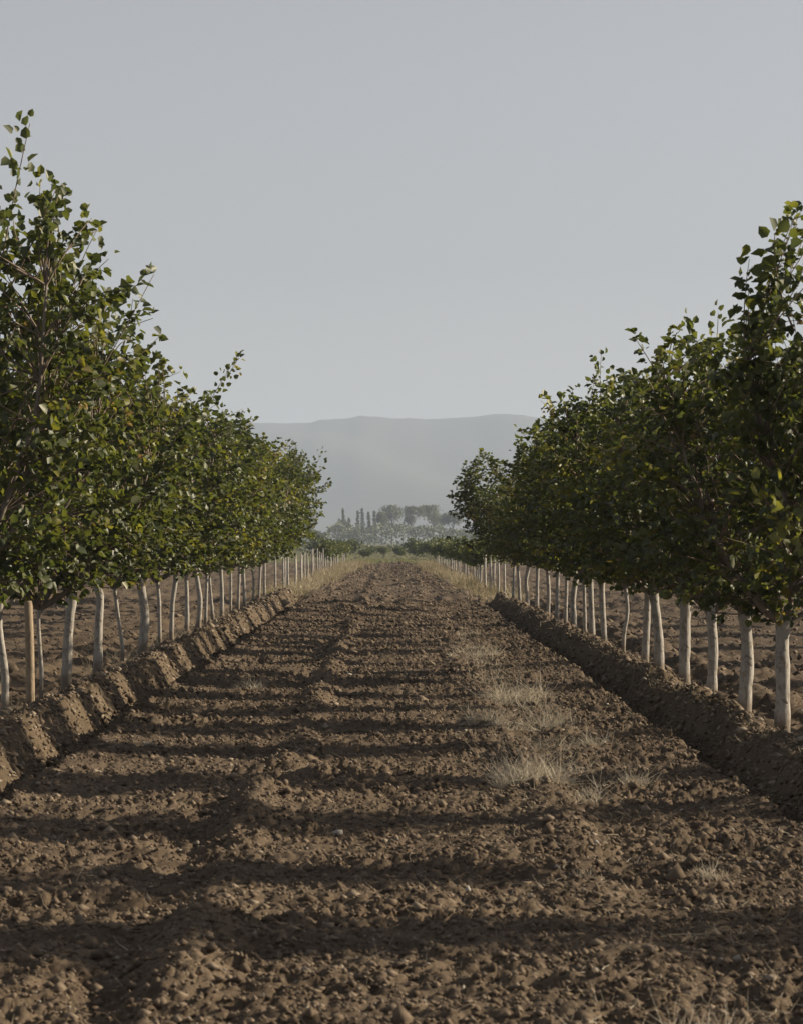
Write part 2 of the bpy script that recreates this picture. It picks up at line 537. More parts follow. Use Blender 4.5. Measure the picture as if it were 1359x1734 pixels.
def grow_crown(seed, rx=1.25, rz=1.5, ry=.76, n_shoots=260, n_sprouts=16, leaf=.073, sprout=.55, dense=1.0):
    """local origin at the top of the trunk; returns limb meshes, twig mesh and leaflet data"""
    g = np.random.default_rng(seed)
    c = Crown(); c.limbs = []
    nl = int(g.integers(4, 6))
    limb_pts = []
    a0 = g.uniform(0, 6.28)
    for i in range(nl):
        a = a0 + i * 6.283 / nl + g.normal(0, .25)
        ln = rz * g.uniform(1.0, 1.5)
        out_ = rx * g.uniform(.5, .85)
        t = np.linspace(0, 1, 9)
        rad = out_ * (1 - (1 - t) ** 1.7)
        pts = np.stack([np.cos(a) * rad, np.sin(a) * rad * ry / rx, -.10 + .10 * t + ln * t ** 1.15], -1)
        pts[1:] += g.normal(0, .022, (8, 3)) * np.linspace(.3, 1.5, 8)[:, None]
        limb_pts.append(pts)
        b = Buf(); b.tube(pts, np.linspace(.032, .009, 9), 7)
        c.limbs.append(b.mesh("limb", [M_LIMB]))
    tw = Buf()
    P, A, Nn, Ln, Wd, T = [], [], [], [], [], []
    cz = rz * .92
    total = n_shoots + n_sprouts
    for s in range(total):
        spr = s >= n_shoots
        lp = limb_pts[int(g.integers(nl))]
        if spr:
            k = g.uniform(.72, .98)
        else:
            k = g.uniform(.12, .98)
        idx = k * 8; i = int(idx); st = lp[i] + (lp[min(i + 1, 8)] - lp[i]) * (idx - i)
        if spr:
            a = g.uniform(0, 6.28); lean = g.uniform(.05, .9)
            d = np.array([np.cos(a) * lean, np.sin(a) * lean, 1.0]); d /= np.linalg.norm(d)
            L_ = sprout * g.uniform(.75, 1.5)
            en = st + d * L_
            mid = (st + en) / 2 + g.normal(0, .06, 3)
        else:
            u = g.uniform(-.98, .92); a = g.uniform(0, 6.28)
            rr = (1 - abs(u) ** 2.7) ** .5
            f = g.uniform(.55, 1.04) if g.random() < .45 else g.uniform(.86, 1.06)
            bulge = 1 + .17 * math.sin(3 * a + seed) * math.cos(2.6 * u + seed)
            en = np.array([np.cos(a) * rr * rx * f * bulge, np.sin(a) * rr * ry * f * bulge, cz + u * rz * f * (1.0 if u > 0 else .93)])
            # the start is the limb point nearest in height below the end
            if g.random() < .8:
                dist = [np.linalg.norm(q[:, :2] - en[:2], axis=1) + .7 * np.abs(q[:, 2] - en[2] + .35) for q in limb_pts]
                bi = int(np.argmin([x.min() for x in dist])); st = limb_pts[bi][int(np.argmin(dist[bi]))]
            mid = (st + en) / 2 + np.array([0, 0, g.uniform(-.05, .18)]) + g.normal(0, .05, 3)
        L_ = np.linalg.norm(en - st)
        tt = np.linspace(0, 1, 6)[:, None]
        curve = st * (1 - tt) ** 2 + 2 * mid * tt * (1 - tt) + en * tt ** 2
        tw.tube(curve, np.linspace(.008, .0025, 6), 3, cap=False)
        nn = int(max(6, (L_ * .75 if not spr else L_ * .75) / (.047 if not spr else .030)) * dense)
        nn = min(nn, 24)
        t = np.linspace(.26 if not spr else .3, 1.0, nn) + g.normal(0, .01, nn)
        t = np.clip(t, 0, 1)[:, None]
        pos = st * (1 - t) ** 2 + 2 * mid * t * (1 - t) + en * t ** 2
        tan = unit(2 * (mid - st) * (1 - t) + 2 * (en - mid) * t)
        # petiole direction: away from the shoot
        rnd = unit(g.normal(0, 1, (nn, 3)))
        pet = unit(rnd - tan * np.sum(rnd * tan, 1, keepdims=True) + tan * .55 + np.array([0, 0, .10]))
        pend = pos + pet * g.uniform(.035, .075, (nn, 1))
        hue = g.normal(.42, .13)
        q = g.random()
        if q < .05: hue = g.uniform(.74, .9)
        elif q < .075: hue = .98
        up = unit(g.normal(0, .62, (nn, 3)) + np.array([0, 0, .75]) + pet * .35)
        k3 = 3
        for m in range(k3):
            sd = np.cross(pet, up)
            ang = (0, 1.15, -1.15)[m]
            ax = unit(pet * math.cos(ang) + unit(sd) * math.sin(ang) + g.normal(0, .22, (nn, 3)) + np.array([0, 0, -.22]))
            nr = unit(up + g.normal(0, .3, (nn, 3)))
            nr = unit(nr - ax * np.sum(nr * ax, 1, keepdims=True))
            keep = g.random(nn) < (1.0, .82, .82)[m]
            P.append(pend[keep]); A.append(ax[keep]); Nn.append(nr[keep])
            ln = leaf * g.uniform(.62, 1.22, nn) * (1.0, .86, .86)[m]
            if .95 < hue: ln = ln * .6
            Ln.append(ln[keep]); Wd.append((ln * g.uniform(.74, .98, nn))[keep])
            T.append(np.clip(hue + g.normal(0, .11, nn), .0, .94 if hue < .95 else 1)[keep])
    c.P, c.A, c.N = np.concatenate(P), np.concatenate(A), np.concatenate(Nn)
    c.L, c.W, c.T = np.concatenate(Ln), np.concatenate(Wd), np.concatenate(T)
    c.twigs = tw.mesh("twigs", [M_TWIG])
    return c


def foliage_mesh(c, sel=None):
    s = slice(None) if sel is None else sel
    V, Fq = leaf_block(c.P[s], c.A[s], c.N[s], c.L[s], c.W[s])
    return make_mesh("foliage", V, Fq, [M_LEAF], False, {"tint": np.repeat(c.T[s], 2)})


# single leaves, shared by every leaf that is picked out as an object of its own
LEAF_TINTS = [.2, .32, .4, .48, .58, .72, .85]
LEAF_MESHES = []
for t in LEAF_TINTS:
    V, Fq = leaf_block(np.zeros((1, 3)), np.array([[1., 0, 0]]), np.array([[0, 0, 1.]]), np.array([1.]), np.array([.86]))
    LEAF_MESHES.append(make_mesh("leaf", V, Fq, [M_LEAF], False, {"tint": np.full(2, t)}))

N_VAR = 9
CROWNS = [grow_crown(100 + i, rx=(1.25, 1.15, 1.32, 1.2, 1.28, 1.1, 1.25, 1.3, 1.18)[i], rz=(1.4, 1.3, 1.5, 1.35, 1.45, 1.25, 1.5, 1.35, 1.3)[i]) for i in range(N_VAR)]
FOL = [foliage_mesh(c) for c in CROWNS]
print("leaflets", [len(c.P) for c in CROWNS])


def trunk_mesh(h, r, bend, knots=True, seed=0, flare=1.45):
    """bend: list of (height fraction, dx, dy)"""
    g = np.random.default_rng(seed)
    t = np.linspace(0, 1, 12)
    bx = np.interp(t, [b[0] for b in bend], [b[1] for b in bend]); by = np.interp(t, [b[0] for b in bend], [b[2] for b in bend])
    k = np.array([.25, .5, .25])
    bx[1:-1] = np.convolve(bx, k, 'same')[1:-1]; by[1:-1] = np.convolve(by, k, 'same')[1:-1]
    pts = np.stack([bx, by, -.12 + (h + .12) * t], -1)
    rad = r * (1 + (flare - 1) * np.exp(-t * 7)) * (1 - .12 * t) * (1 + g.normal(0, .06, 12))
    rad[-2:] *= 1.12
    b = Buf(); b.tube(pts, rad, 10)
    me = b.mesh("trunk", [M_BARK])
    scars = []
    if knots:
        for q in g.uniform(.35, .9, 2):
            c = np.array([np.interp(q, t, pts[:, i]) for i in range(3)]); rr = float(np.interp(q, t, rad)) * 1.06
            zz = np.linspace(-.006, .006, 3)
            sc = Buf().tube(np.stack([c[0] + zz * .8, c[1] + zz * .2, c[2] + zz], -1), [rr * .98, rr, rr * .98], 10, cap=False)
            scars.append(sc.mesh("graft_scar", [M_KNOT]))
    return me, scars, pts[-1]


def base_z(x, y):
    return float(macro(np.array([x]), np.array([y]))[0])


EYEV = np.array([0, 0, EYE])


def orchard_tree(x, y, h, r, bend, var, label, group, scale=1.0, sz=1.0, rot=None, knots=True, seed=0, n_leaf=0, prune=None, name="pistachio_tree", sy=1.0):
    """one tree: trunk, limbs, twigs, foliage (+ single leaves nearest the camera)"""
    z = base_z(x, y)
    root = tag(empty(name, (x, y, z)), label, "tree", group)
    me, scars, top = trunk_mesh(h, r, bend, knots, seed)
    tr = link("trunk", me, root)
    for q in scars: link("graft_scar", q, tr)
    c = CROWNS[var]
    rot = (rng.uniform(-.2, .2) if rot is None or int(rot * 7) % 2 else math.pi + rng.uniform(-.2, .2))
    off = (top[0], top[1], top[2])
    S = (scale, scale * sy, scale * sz)
    for lm in c.limbs:
        link("limb", lm, root, off, rot, S)
    link("twigs", c.twigs, root, off, rot, S)
    fol = FOL[var]
    keep = None
    if n_leaf or prune is not None:
        Mr = np.array([[math.cos(rot), -math.sin(rot), 0], [math.sin(rot), math.cos(rot), 0], [0, 0, 1]])
        wp = (c.P * np.array(S)) @ Mr.T + np.array(off) + np.array([x, y, z])
        ok = np.ones(len(wp), bool)
        if prune is not None:
            ok &= prune(wp)
        pick = np.zeros(len(wp), bool)
        if n_leaf:
            # the outermost leaves as the camera sees them
            px = 665 + F_PX * wp[:, 0] / wp[:, 1]
            inn = ok & (px > -10) & (px < 1369)
            cen = np.array([x + off[0], y + off[1], z + off[2] + 1.4 * scale])
            d = wp - cen
            view = unit(EYEV - cen)
            outw = np.linalg.norm(d / np.array([1.25, 1.25, 1.5]) / scale, axis=1) + .45 * (d @ view) + .25 * d[:, 2] - .25 * np.sign(x) * d[:, 0]
            outw[~inn] = -9
            pick[np.argsort(-outw)[:min(n_leaf, int(inn.sum()))]] = True
        fol = foliage_mesh(c, ok & ~pick)
        if scale != 1 or sz != 1: pass
        idx = np.nonzero(pick)[0]
        base = Matrix.Translation(off) @ Matrix.Rotation(rot, 4, 'Z') @ Matrix.Diagonal((*S, 1))
        for i in idx:
            ax = c.A[i]; nr = c.N[i]; sd = np.cross(nr, ax)
            M = Matrix(((ax[0], sd[0], nr[0], c.P[i][0]), (ax[1], sd[1], nr[1], c.P[i][1]), (ax[2], sd[2], nr[2], c.P[i][2]), (0, 0, 0, 1)))
            k = int(np.argmin([abs(t - c.T[i]) for t in LEAF_TINTS]))
            o = bpy.data.objects.new("leaf", LEAF_MESHES[k]); COL.objects.link(o)
            o.parent = root
            o.matrix_local = base @ M @ Matrix.Diagonal((c.L[i], c.L[i], c.L[i], 1))
    f = link("foliage", fol, root, off, rot, S)
    f["kind"] = "stuff"
    return root


def sprig(root, px0, py0, px1, py1, d0, d1, n, size, tint, spread=.07, seed=0):
    """a shoot standing clear of the crown, each of its leaves an object"""
    g = np.random.default_rng(900 + seed)
    w = lambda px, py, d: np.array([(px - 665) * d / F_PX, d, EYE - (py - 915) * d / F_PX])
    loc = np.array(root.location)
    p0, p1 = w(px0, py0, d0) - loc, w(px1, py1, d1) - loc
    mid = (p0 + p1) / 2 + g.normal(0, .04, 3) - np.array([0, 0, .05])
    t = np.linspace(0, 1, 8)[:, None]
    cur = p0 * (1 - t) ** 2 + 2 * mid * t * (1 - t) + p1 * t ** 2
    sp = link("sprig", Buf().tube(cur, np.linspace(.008, .003, 8), 5).mesh("sprig", [M_TWIG]), root)
    for i in range(n):
        q = .3 + .72 * (i + g.random()) / n
        p = p0 * (1 - q) ** 2 + 2 * mid * q * (1 - q) + p1 * q ** 2 + g.normal(0, spread, 3)
        ax = unit(p - (p0 * (1 - q) + p1 * q) + (p1 - p0) * .12 + g.normal(0, .03, 3) + np.array([0, 0, -.02])); nr = unit(g.normal(0, .6, 3) + np.array([0, -.4, .6]))
        nr = unit(nr - ax * (ax @ nr)); sd = np.cross(nr, ax); l = size * g.uniform(.7, 1.2)
        k = int(np.argmin([abs(x - (tint + g.normal(0, .09))) for x in LEAF_TINTS]))
        o = bpy.data.objects.new("leaf", LEAF_MESHES[k]); COL.objects.link(o); o.parent = sp
        o.matrix_local = Matrix(((ax[0], sd[0], nr[0], p[0]), (ax[1], sd[1], nr[1], p[1]), (ax[2], sd[2], nr[2], p[2]), (0, 0, 0, 1))) @ Matrix.Diagonal((l, l, l, 1))


ORD = "first second third fourth fifth sixth seventh eighth ninth tenth eleventh twelfth thirteenth fourteenth fifteenth sixteenth seventeenth eighteenth nineteenth twentieth twenty-first twenty-second twenty-third twenty-fourth twenty-fifth twenty-sixth twenty-seventh twenty-eighth twenty-ninth thirtieth".split()
XL, XR = -3.37, 2.94
GL, GR = "pistachio trees of the left row", "pistachio trees of the right row"


def dleft(px): return -XL * F_PX / (665 - px)
def dright(px): return XR * F_PX / (px - 665)


# left row: (photo x of the trunk base, height, diameter, bend, crown, scale, stretch, look)
left = [
    (-85, 1.05, .10, [(0, 0, 0), (1, .02, 0)], 2, 1.08, 1.10, "tall pistachio tree cut by the left picture edge, its top the highest of all"),
    (8, 1.10, .072, [(0, 0, 0), (.4, .01, 0), (.75, -.06, 0), (1, -.03, 0)], 0, 1.08, 1.00, "pistachio tree on slim curved pale trunk, nearest trunk at the left picture edge"),
    (68, .96, .042, [(0, 0, 0), (.3, .02, 0), (.8, -.02, 0), (1, 0, 0)], 4, 1.01, 0.96, "pistachio tree whose thin crooked trunk is tied to the brown wooden stake"),
    (112, 1.08, .112, [(0, 0, 0), (.5, .02, 0), (1, .07, 0)], 6, 1.10, 0.80, "pistachio tree on thick straight trunk right of the brown wooden stake"),
    (166, 1.12, .104, [(0, 0, 0), (.6, .01, 0), (.82, .04, 0), (1, -.06, 0)], 3, 1.12, 0.81, "pistachio tree whose thick pale trunk kinks left at the top"),
    (206, 1.02, .05, [(0, 0, 0), (.25, .02, 0), (.6, -.04, 0), (1, -.10, 0)], 1, 1.04, 0.92, "pistachio tree on thin bowed trunk between two thick trunks of the left row"),
    (239, 1.04, .122, [(0, 0, 0), (.55, .06, 0), (1, -.02, 0)], 7, 1.14, 0.87, "pistachio tree on thickest forking trunk of the left row, dry grass at its foot"),
    (271, 1.02, .06, [(0, 0, 0), (.7, -.01, 0), (1, -.05, 0)], 5, 1.12, 0.91, None),
    (290, 1.12, .075, [(0, 0, 0), (.6, .02, 0), (.8, .07, 0), (1, .07, 0)], 8, 1.12, 0.95, None),
    (317, 1.04, .075, [(0, 0, 0), (.6, 0, 0), (1, -.02, 0)], 0, 1.10, 0.89, None),
    (335, 1.04, .09, [(0, 0, 0), (.5, .05, 0), (1, -.04, 0)], 2, 1.12, 0.84, None),
    (348, 1.0, .06, [(0, 0, 0), (1, .03, 0)], 3, 1.14, 0.88, None),
    (362, 1.05, .06, [(0, 0, 0), (.6, -.06, 0), (1, -.1, 0)], 4, 1.12, 0.86, None),
    (376, 1.05, .08, [(0, 0, 0), (.6, .0, 0), (1, -.03, 0)], 6, 1.14, 0.81, None),
    (391, 1.0, .06, [(0, 0, 0), (1, 0, 0)], 1, 1.17, 0.88, None),
    (403, 1.05, .07, [(0, 0, 0), (1, .04, 0)], 7, 1.12, 0.90, None),
    (415, 1.05, .075, [(0, 0, 0), (1, -.04, 0)], 5, 1.20, 0.90, None),
    (427, 1.0, .07, [(0, 0, 0), (.5, .05, 0), (1, 0, 0)], 8, 1.17, 0.90, None),
    (438, 1.05, .07, [(0, 0, 0), (1, .05, 0)], 0, 1.20, 0.95, None),
    (448, 1.05, .07, [(0, 0, 0), (1, 0, 0)], 3, 1.26, 0.92, None),
]
n_single = [220, 180, 150, 110, 80, 60]
for i, (px, h, dia, bend, var, sc, sz, look) in enumerate(left):
    y = dleft(px)
    lab = look or "%s pistachio tree of the left row counting from the near end" % ORD[i]
    LT = orchard_tree(XL, y, h, dia / 2, bend, var, lab, GL, sc, sz, rot=(i * 1.73) % 6.28, seed=i, n_leaf=n_single[i] if i < len(n_single) else 0)
    if i == 0:
        sprig(LT, -10, 520, 50, 208, y, y - .1, 42, .085, .42, .065, 1)
        sprig(LT, 10, 500, 95, 318, y - .2, y - .4, 30, .085, .45, .065, 2)
    if i == 3: sprig(LT, 205, 600, 225, 505, y - .1, y - .2, 30, .085, .42, .075, 3)
    if i == 9:
        sprig(LT, 330, 720, 398, 608, y - .2, y - .5, 44, .085, .5, .07, 4)
        sprig(LT, 385, 640, 405, 605, y - .4, y - .5, 8, .085, .9, .05, 5)
    if i == 19: sprig(LT, 505, 850, 545, 765, y - .2, y - .3, 30, .095, .4, .09, 6)

right = [
    (1323, .93, .116, [(0, 0, 0), (.5, .01, 0), (.8, .0, 0), (1, .02, 0)], 4, .98, .88, "pistachio tree with thick pale Y-forked trunk nearest the right picture edge"),
    (1256, .98, .116, [(0, 0, 0), (.6, .05, 0), (1, .01, 0)], 1, 1.0, .95, "pistachio tree on thick pale trunk just left of the Y-forked one"),
    (1202, .92, .10, [(0, 0, 0), (.6, .03, 0), (1, .0, 0)], 7, .98, .9, "pistachio tree on ringed pale trunk with a stick leaning at its foot"),
    (1157, .95, .118, [(0, 0, 0), (1, .02, 0)], 5, 1.0, .95, "pistachio tree on straight scarred trunk left of the one with the stick"),
    (1115, .98, .108, [(0, 0, 0), (.5, .0, 0), (1, -.07, 0)], 3, 1.0, .95, "pistachio tree whose thick pale trunk leans left beside a darker trunk"),
    (1090, .94, .085, [(0, 0, 0), (1, .05, 0)], 8, 0.96, 0.92, "pistachio tree on dark narrow trunk close left of a pale leaning one"),
    (1054, .95, .05, [(0, 0, 0), (.35, .01, 0), (.65, .07, 0), (1, .02, 0)], 0, 0.96, 0.90, "pistachio tree on thin bent trunk standing alone in a gap"),
    (1024, 1.0, .09, [(0, 0, 0), (.6, -.04, 0), (1, -.05, 0)], 6, 1.04, 0.84, "pistachio tree on trunk leaning left, next left of the thin bent one"),
    (1003, 1.0, .085, [(0, 0, 0), (1, -.04, 0)], 2, 1.06, 0.76, None),
    (990, 1.0, .06, [(0, 0, 0), (1, -.02, 0)], 4, 0.86, 0.84, None),
    (972, 1.04, .095, [(0, 0, 0), (.6, -.03, 0), (1, .05, 0)], 1, 0.88, 0.76, None),
    (956, 1.0, .065, [(0, 0, 0), (1, .03, 0)], 7, 0.84, 0.86, None),
    (942, 1.0, .075, [(0, 0, 0), (1, .02, 0)], 3, 0.86, 0.74, None),
    (926, 1.0, .075, [(0, 0, 0), (.5, .03, 0), (1, .0, 0)], 5, 0.86, 0.84, None),
    (908, 1.02, .075, [(0, 0, 0), (1, .02, 0)], 8, 0.84, 0.76, None),
    (894, 1.0, .085, [(0, 0, 0), (.7, -.06, 0), (1, .03, 0)], 0, 0.86, 0.82, None),
    (880, 1.0, .075, [(0, 0, 0), (1, -.05, 0)], 6, 0.90, 0.78, None),
    (868, 1.0, .07, [(0, 0, 0), (1, .03, 0)], 2, 1.22, 0.80, None),
]
n_single_r = [200, 170, 140, 110, 80]
for i, (px, h, dia, bend, var, sc, sz, look) in enumerate(right):
    y = dright(px)
    lab = look or "%s pistachio tree of the right row counting from the near end" % ORD[i]
    RT = orchard_tree(XR, y, h, dia / 2, bend, var, lab, GR, sc, sz, rot=(2.1 + i * 1.91) % 6.28, seed=40 + i, n_leaf=n_single_r[i] if i < len(n_single_r) else 0,
                      sy=(.95, 1.3, .8, 1.0, 1.5, .85, .8, 1.45, .75, 1.0, 1.6, .9, .8, 1.3, .8, 1.2, .9, 1.1)[i])
    if i == 3:
        sprig(RT, 1190, 700, 1170, 545, y, y - .2, 34, .085, .42, .06, 11)
        sprig(RT, 1195, 700, 1216, 530, y, y, 34, .085, .42, .06, 12)
    if i == 7: sprig(RT, 1025, 720, 1018, 598, y, y - .1, 36, .085, .45, .055, 13)
    if i == 8: sprig(RT, 925, 790, 885, 735, y, y - .3, 26, .085, .38, .085, 14)

# nearer trees of the right row: only the tips of the first show at the picture's edge, the others throw the shadows on the near track; the low last one is added to shade its right side
for i, (x, y, var, sc, sz) in enumerate([(3.25, 20.4, 2, .88, 1.12), (3.35, 17.6, 6, .80, 1.05), (2.95, 12.6, 3, .82, 1.05), (2.95, 14.7, 5, .72, .55)]):
    lab = ["pistachio tree at the right picture edge with large leaves high against the sky", "pistachio tree of the right row just outside the picture beside the edge tree", "pistachio tree nearest the camera, outside the picture on the right", "low short pistachio tree outside the picture on the right"]
    RT = orchard_tree(x, y, 1.0, .055, [(0, 0, 0), (1, .02, 0)], var, lab[i], GR, sc, sz, rot=i * 2.4, seed=70 + i, n_leaf=160 if i == 0 else 0)
    if i == 0:
        sprig(RT, 1370, 960, 1290, 835, 20.0, 19.5, 26, .092, .8, .075, 21)
        sprig(RT, 1390, 960, 1335, 870, 20.0, 19.6, 20, .092, .74, .075, 22)
        sprig(RT, 1345, 560, 1312, 395, 20.3, 20.2, 24, .10, .4, .06, 23)

# second rows behind
for side, xx, ylist in (("left", -9.7, list(np.arange(62, 150, 3.3))), ("right", 9.2, [13.7, 18.9, 21.6, 25.6, 33.7, 38.9, 44.5, 50.5, 56, 62, 69, 76, 84, 93, 103, 114])):
    for i, y in enumerate(ylist):
        orchard_tree(xx, y + rng.uniform(-.2, .2), 1.02, .045, [(0, 0, 0), (1, rng.uniform(-.05, .05), 0)], (i * 5 + 2) % N_VAR,
                     "pistachio tree of the next row, mostly hidden behind the %s row" % side, "pistachio trees of the next row on the %s" % side,
                     1.0, .95, rot=i * .9, seed=200 + i, knots=False)

# ---- young trees beyond the banks
def small_crown(seed, rx, rz, n, leaf, mat=M_SHRUB, name="foliage", lumps=9):
    g = np.random.default_rng(seed)
    cen = unit(g.normal(0, 1, (lumps, 3))) * np.array([rx, rx, rz]) * g.uniform(.3, .75, (lumps, 1))
    k = g.integers(0, lumps, n)
    p = cen[k] + g.normal(0, 1, (n, 3)) * np.array([rx, rx, rz]) * .24
    ax = unit(g.normal(0, 1, (n, 3)) + np.array([0, 0, .3])); nr = unit(g.normal(0, 1, (n, 3)) + np.array([0, 0, .5]))
    nr = unit(nr - ax * np.sum(ax * nr, 1, keepdims=True))
    l = leaf * g.uniform(.6, 1.3, n)
    V, Fq = leaf_block(p, ax, nr, l, l * .7)
    return make_mesh(name, V, Fq, [mat], False, {"tint": np.repeat(np.clip(g.normal(.35, .2, lumps)[k] + g.normal(0, .12, n), 0, 1), 2)})


YOUNG = [small_crown(300 + i, .55, .42, 900, .10) for i in range(5)]


def young_tree(x, y, stem_h, foliage, label, group, i, sc=1.0):
    root = tag(empty("young_tree", (x, y, base_z(x, y))), label, "tree", group)
    b = Buf(); dx = rng.uniform(-.05, .05)
    b.tube([(0, 0, -.1), (dx, 0, stem_h * .5), (dx * .5, 0, stem_h)], [.036 + .012 * math.sin(i * 2.3), .032, .026], 8)
    link("trunk", b.mesh("trunk", [M_BARK]), root)
    if foliage:
        tw = Buf()
        for q in range(5):
            a = rng.uniform(0, 6.28); e = np.array([math.cos(a) * .4, math.sin(a) * .4, stem_h + rng.uniform(.15, .5)])
            tw.tube([(dx * .5, 0, stem_h - .15), e * .55 + np.array([0, 0, stem_h * .45]), e], [.014, .01, .005], 4)
        link("limbs", tw.mesh("limbs", [M_LIMB]), root)
        f = link("foliage", YOUNG[i % 5], root, (dx * .5, 0, stem_h + .12), rng.uniform(0, 6), (sc, sc, sc))
        f["kind"] = "stuff"
    return root


def line_up(side):
    x = XL + .15 if side == "left" else XR
    y = (86.5 if side == "left" else 82.0); i = 0
    while y < 215:
        fol = y > (148 if side == "left" else 100)
        what = "young bushy tree" if fol else "slim pale leafless young stem"
        lab = "%s, %s beyond the last big tree of the %s row" % (what, ORD[i], side)
        young_tree(x + rng.uniform(-.1, .1), y, rng.uniform(.95, 1.2) if not fol else rng.uniform(.85, 1.0), fol, lab, "young trees at the far end of the %s row" % side, i, rng.uniform(.75, 1.05) * (1.0 if side == "left" else 1.1))
        y += 3.1 + max(0, (y - 100) * .035); i += 1


line_up("left"); line_up("right")

# ---- stake and stick
y = dleft(57) + .05
st = Buf(); st.tube([(0, 0, -.2), (-.01, 0, .5), (-.025, 0, .93), (-.026, 0, .945)], [.043, .042, .040, .030], 9)
tag(link("wooden_stake", st.mesh("wooden_stake", [M_STAKE]), None, (XL - .03, y, base_z(XL, y))), "brown weathered wooden stake standing beside the thin crooked trunk on the left", "stake")
y = dright(1202)
st = Buf(); st.tube([(-.01, 0, .12), (.06, -.02, .055), (.135, -.05, -.02)], [.008, .007, .006], 6)
tag(link("fallen_stick", st.mesh("fallen_stick", [M_TWIG]), None, (XR + .05, y - .07, base_z(XR, y))), "short pale stick leaning at the foot of a trunk in the right row", "stick")

# ------------------------------------------------------------------ dry weeds and grass
def strands(n, g, spread, height, curl, width, lean=.5, segs=3, tangle=0):
    """curved ribbons round the origin -> verts, quads, tints"""
    a = g.uniform(0, 6.28, n); rad = spread * np.sqrt(g.random(n)) * .55
    p = np.stack([np.cos(a) * rad, np.sin(a) * rad, np.zeros(n)], -1)
    a2 = a + g.normal(0, .8, n) if not tangle else g.uniform(0, 6.28, n)
    if tangle:
        kk = g.integers(0, tangle, n); cc = g.normal(0, spread * .42, (tangle, 2)) * np.array([1, 1.7])
        p[:, :2] = cc[kk] + g.normal(0, spread * .085, (n, 2))
    d = unit(np.stack([np.cos(a2) * lean * g.uniform(.3, 1.6, n), np.sin(a2) * lean * g.uniform(.3, 1.6, n), np.ones(n) * g.uniform(.35, 1, n)], -1))
    ln = height * g.uniform(.45, 1.2, n)
    rows = []
    side = unit(np.cross(d, unit(g.normal(0, 1, (n, 3)))))
    w = width * g.uniform(.6, 1.3, n)[:, None]
    bend = g.normal(0, curl, (n, 3)); bend[:, 2] -= curl * (.15 if tangle else .5)
    for k in range(segs + 1):
        t = k / segs
        c = p + d * (ln * t)[:, None] + bend * (ln * t * t)[:, None]
        c[:, 2] = np.maximum(c[:, 2], .004 + .004 * k)
        ww = w * (1 - .75 * t)
        rows.append(np.stack([c - side * ww, c + side * ww], 1))
    V = np.stack(rows, 1).reshape(n, (segs + 1) * 2, 3)
    q = np.concatenate([np.array([[2 * k, 2 * k + 1, 2 * k + 3, 2 * k + 2]]) for k in range(segs)])
    Fq = q[None] + (np.arange(n) * (segs + 1) * 2)[:, None, None]
    t = np.repeat(np.clip(g.normal(.5, .22, n), 0, 1), segs)
    return V.reshape(-1, 3), Fq.reshape(-1, 4), t


def on_ground(px, py):
    y = EYE * F_PX / (py - 915); x = (px - 665) * y / F_PX
    return x, y


weeds = [  # photo x, y of the foot, width in photo pixels, strands, height factor, label
    (893, 1325, 95, 340, .75, "large pale tangled dry weed clump, lowest right of the track's middle"),
    (1062, 1330, 75, 170, .55, "flat dry weed clump near the right bank, right of the largest clump"),
    (992, 1350, 50, 90, .9, "thin upright dry weed with one stout stem right of the largest clump"),
    (1185, 1765, 170, 130, .50, "straw-coloured dry grass tussock cut by the bottom picture edge on the right"),
    (862, 1182, 90, 260, .6, "wide pale dry weed clump on the track, level with the bent thin trunk"),
    (820, 1225, 70, 160, .5, "low pale dry weed patch left of and below the wide clump"),
    (930, 1225, 70, 180, .7, "fuzzy grey dry weed clump midway between wide clump and right bank"),
    (820, 1110, 70, 160, .5, "pale dry weed clump farthest along the track's right side"),
    (905, 1262, 75, 130, .5, "dull grey-green weed clump just above the largest dry clump"),
    (1000, 1262, 70, 120, .5, "sparse dry weed clump beside the right bank, left of the ditch"),
    (428, 1163, 45, 90, .5, "small grey dry weed clump on the left side of the track"),
    (1205, 1480, 80, 70, .45, "sparse bleached dry weed on the lower right of the track"),
    (985, 1490, 70, 60, .45, "thin scatter of dry weed in the lower middle right shade"),
]
for i, (px, py, wpx, ns, hf, lab) in enumerate(weeds):
    x, y = on_ground(px, py)
    g = np.random.default_rng(500 + i)
    w = wpx * y / F_PX
    V, Fq, t = strands(int(ns * 2.8), g, w * .66, w * hf * .56, .6, .0015 + y * .00006, .8, 4, 20)
    t = t * .7 + .35
    if "grey-green" in lab: t = t * .25
    Vn = V.reshape(-1, 10, 3)
    z0 = float(H(np.array([x]), np.array([y]))[0])
    Vn[:, :, 2] += (H(x + Vn[:, 0, 0], y + Vn[:, 0, 1]) - z0)[:, None]
    me = make_mesh("dry_weed", V, Fq, [M_STRAW], False, {"tint": t})
    tag(link("dry_weed", me, None, (x, y, z0 - .01)), lab, "weed", "dry weed clumps on the track")


def scatter_strands(name, pts, n_each, spread, height, width, mat, label, cat, seed, tint=None, lean=.6, curl=.4):
    g = np.random.default_rng(seed)
    Vs, Fs, Ts = [], [], []; off = 0
    zs = H(pts[:, 0], pts[:, 1])
    for k, (x, y) in enumerate(pts):
        V, Fq, t = strands(n_each, g, spread, height * g.uniform(.6, 1.3), curl, width(y), lean, 2)
        V = V + np.array([x, y, zs[k] - .01])
        Vs.append(V); Fs.append(Fq + off); off += len(V)
        Ts.append(np.clip(t + (0 if tint is None else tint(x, y)), 0, 1))
    me = make_mesh(name, np.concatenate(Vs), np.concatenate(Fs), [mat], False, {"tint": np.concatenate(Ts)})
    return tag(link(name, me), label, cat, kind="stuff")


g = np.random.default_rng(71)
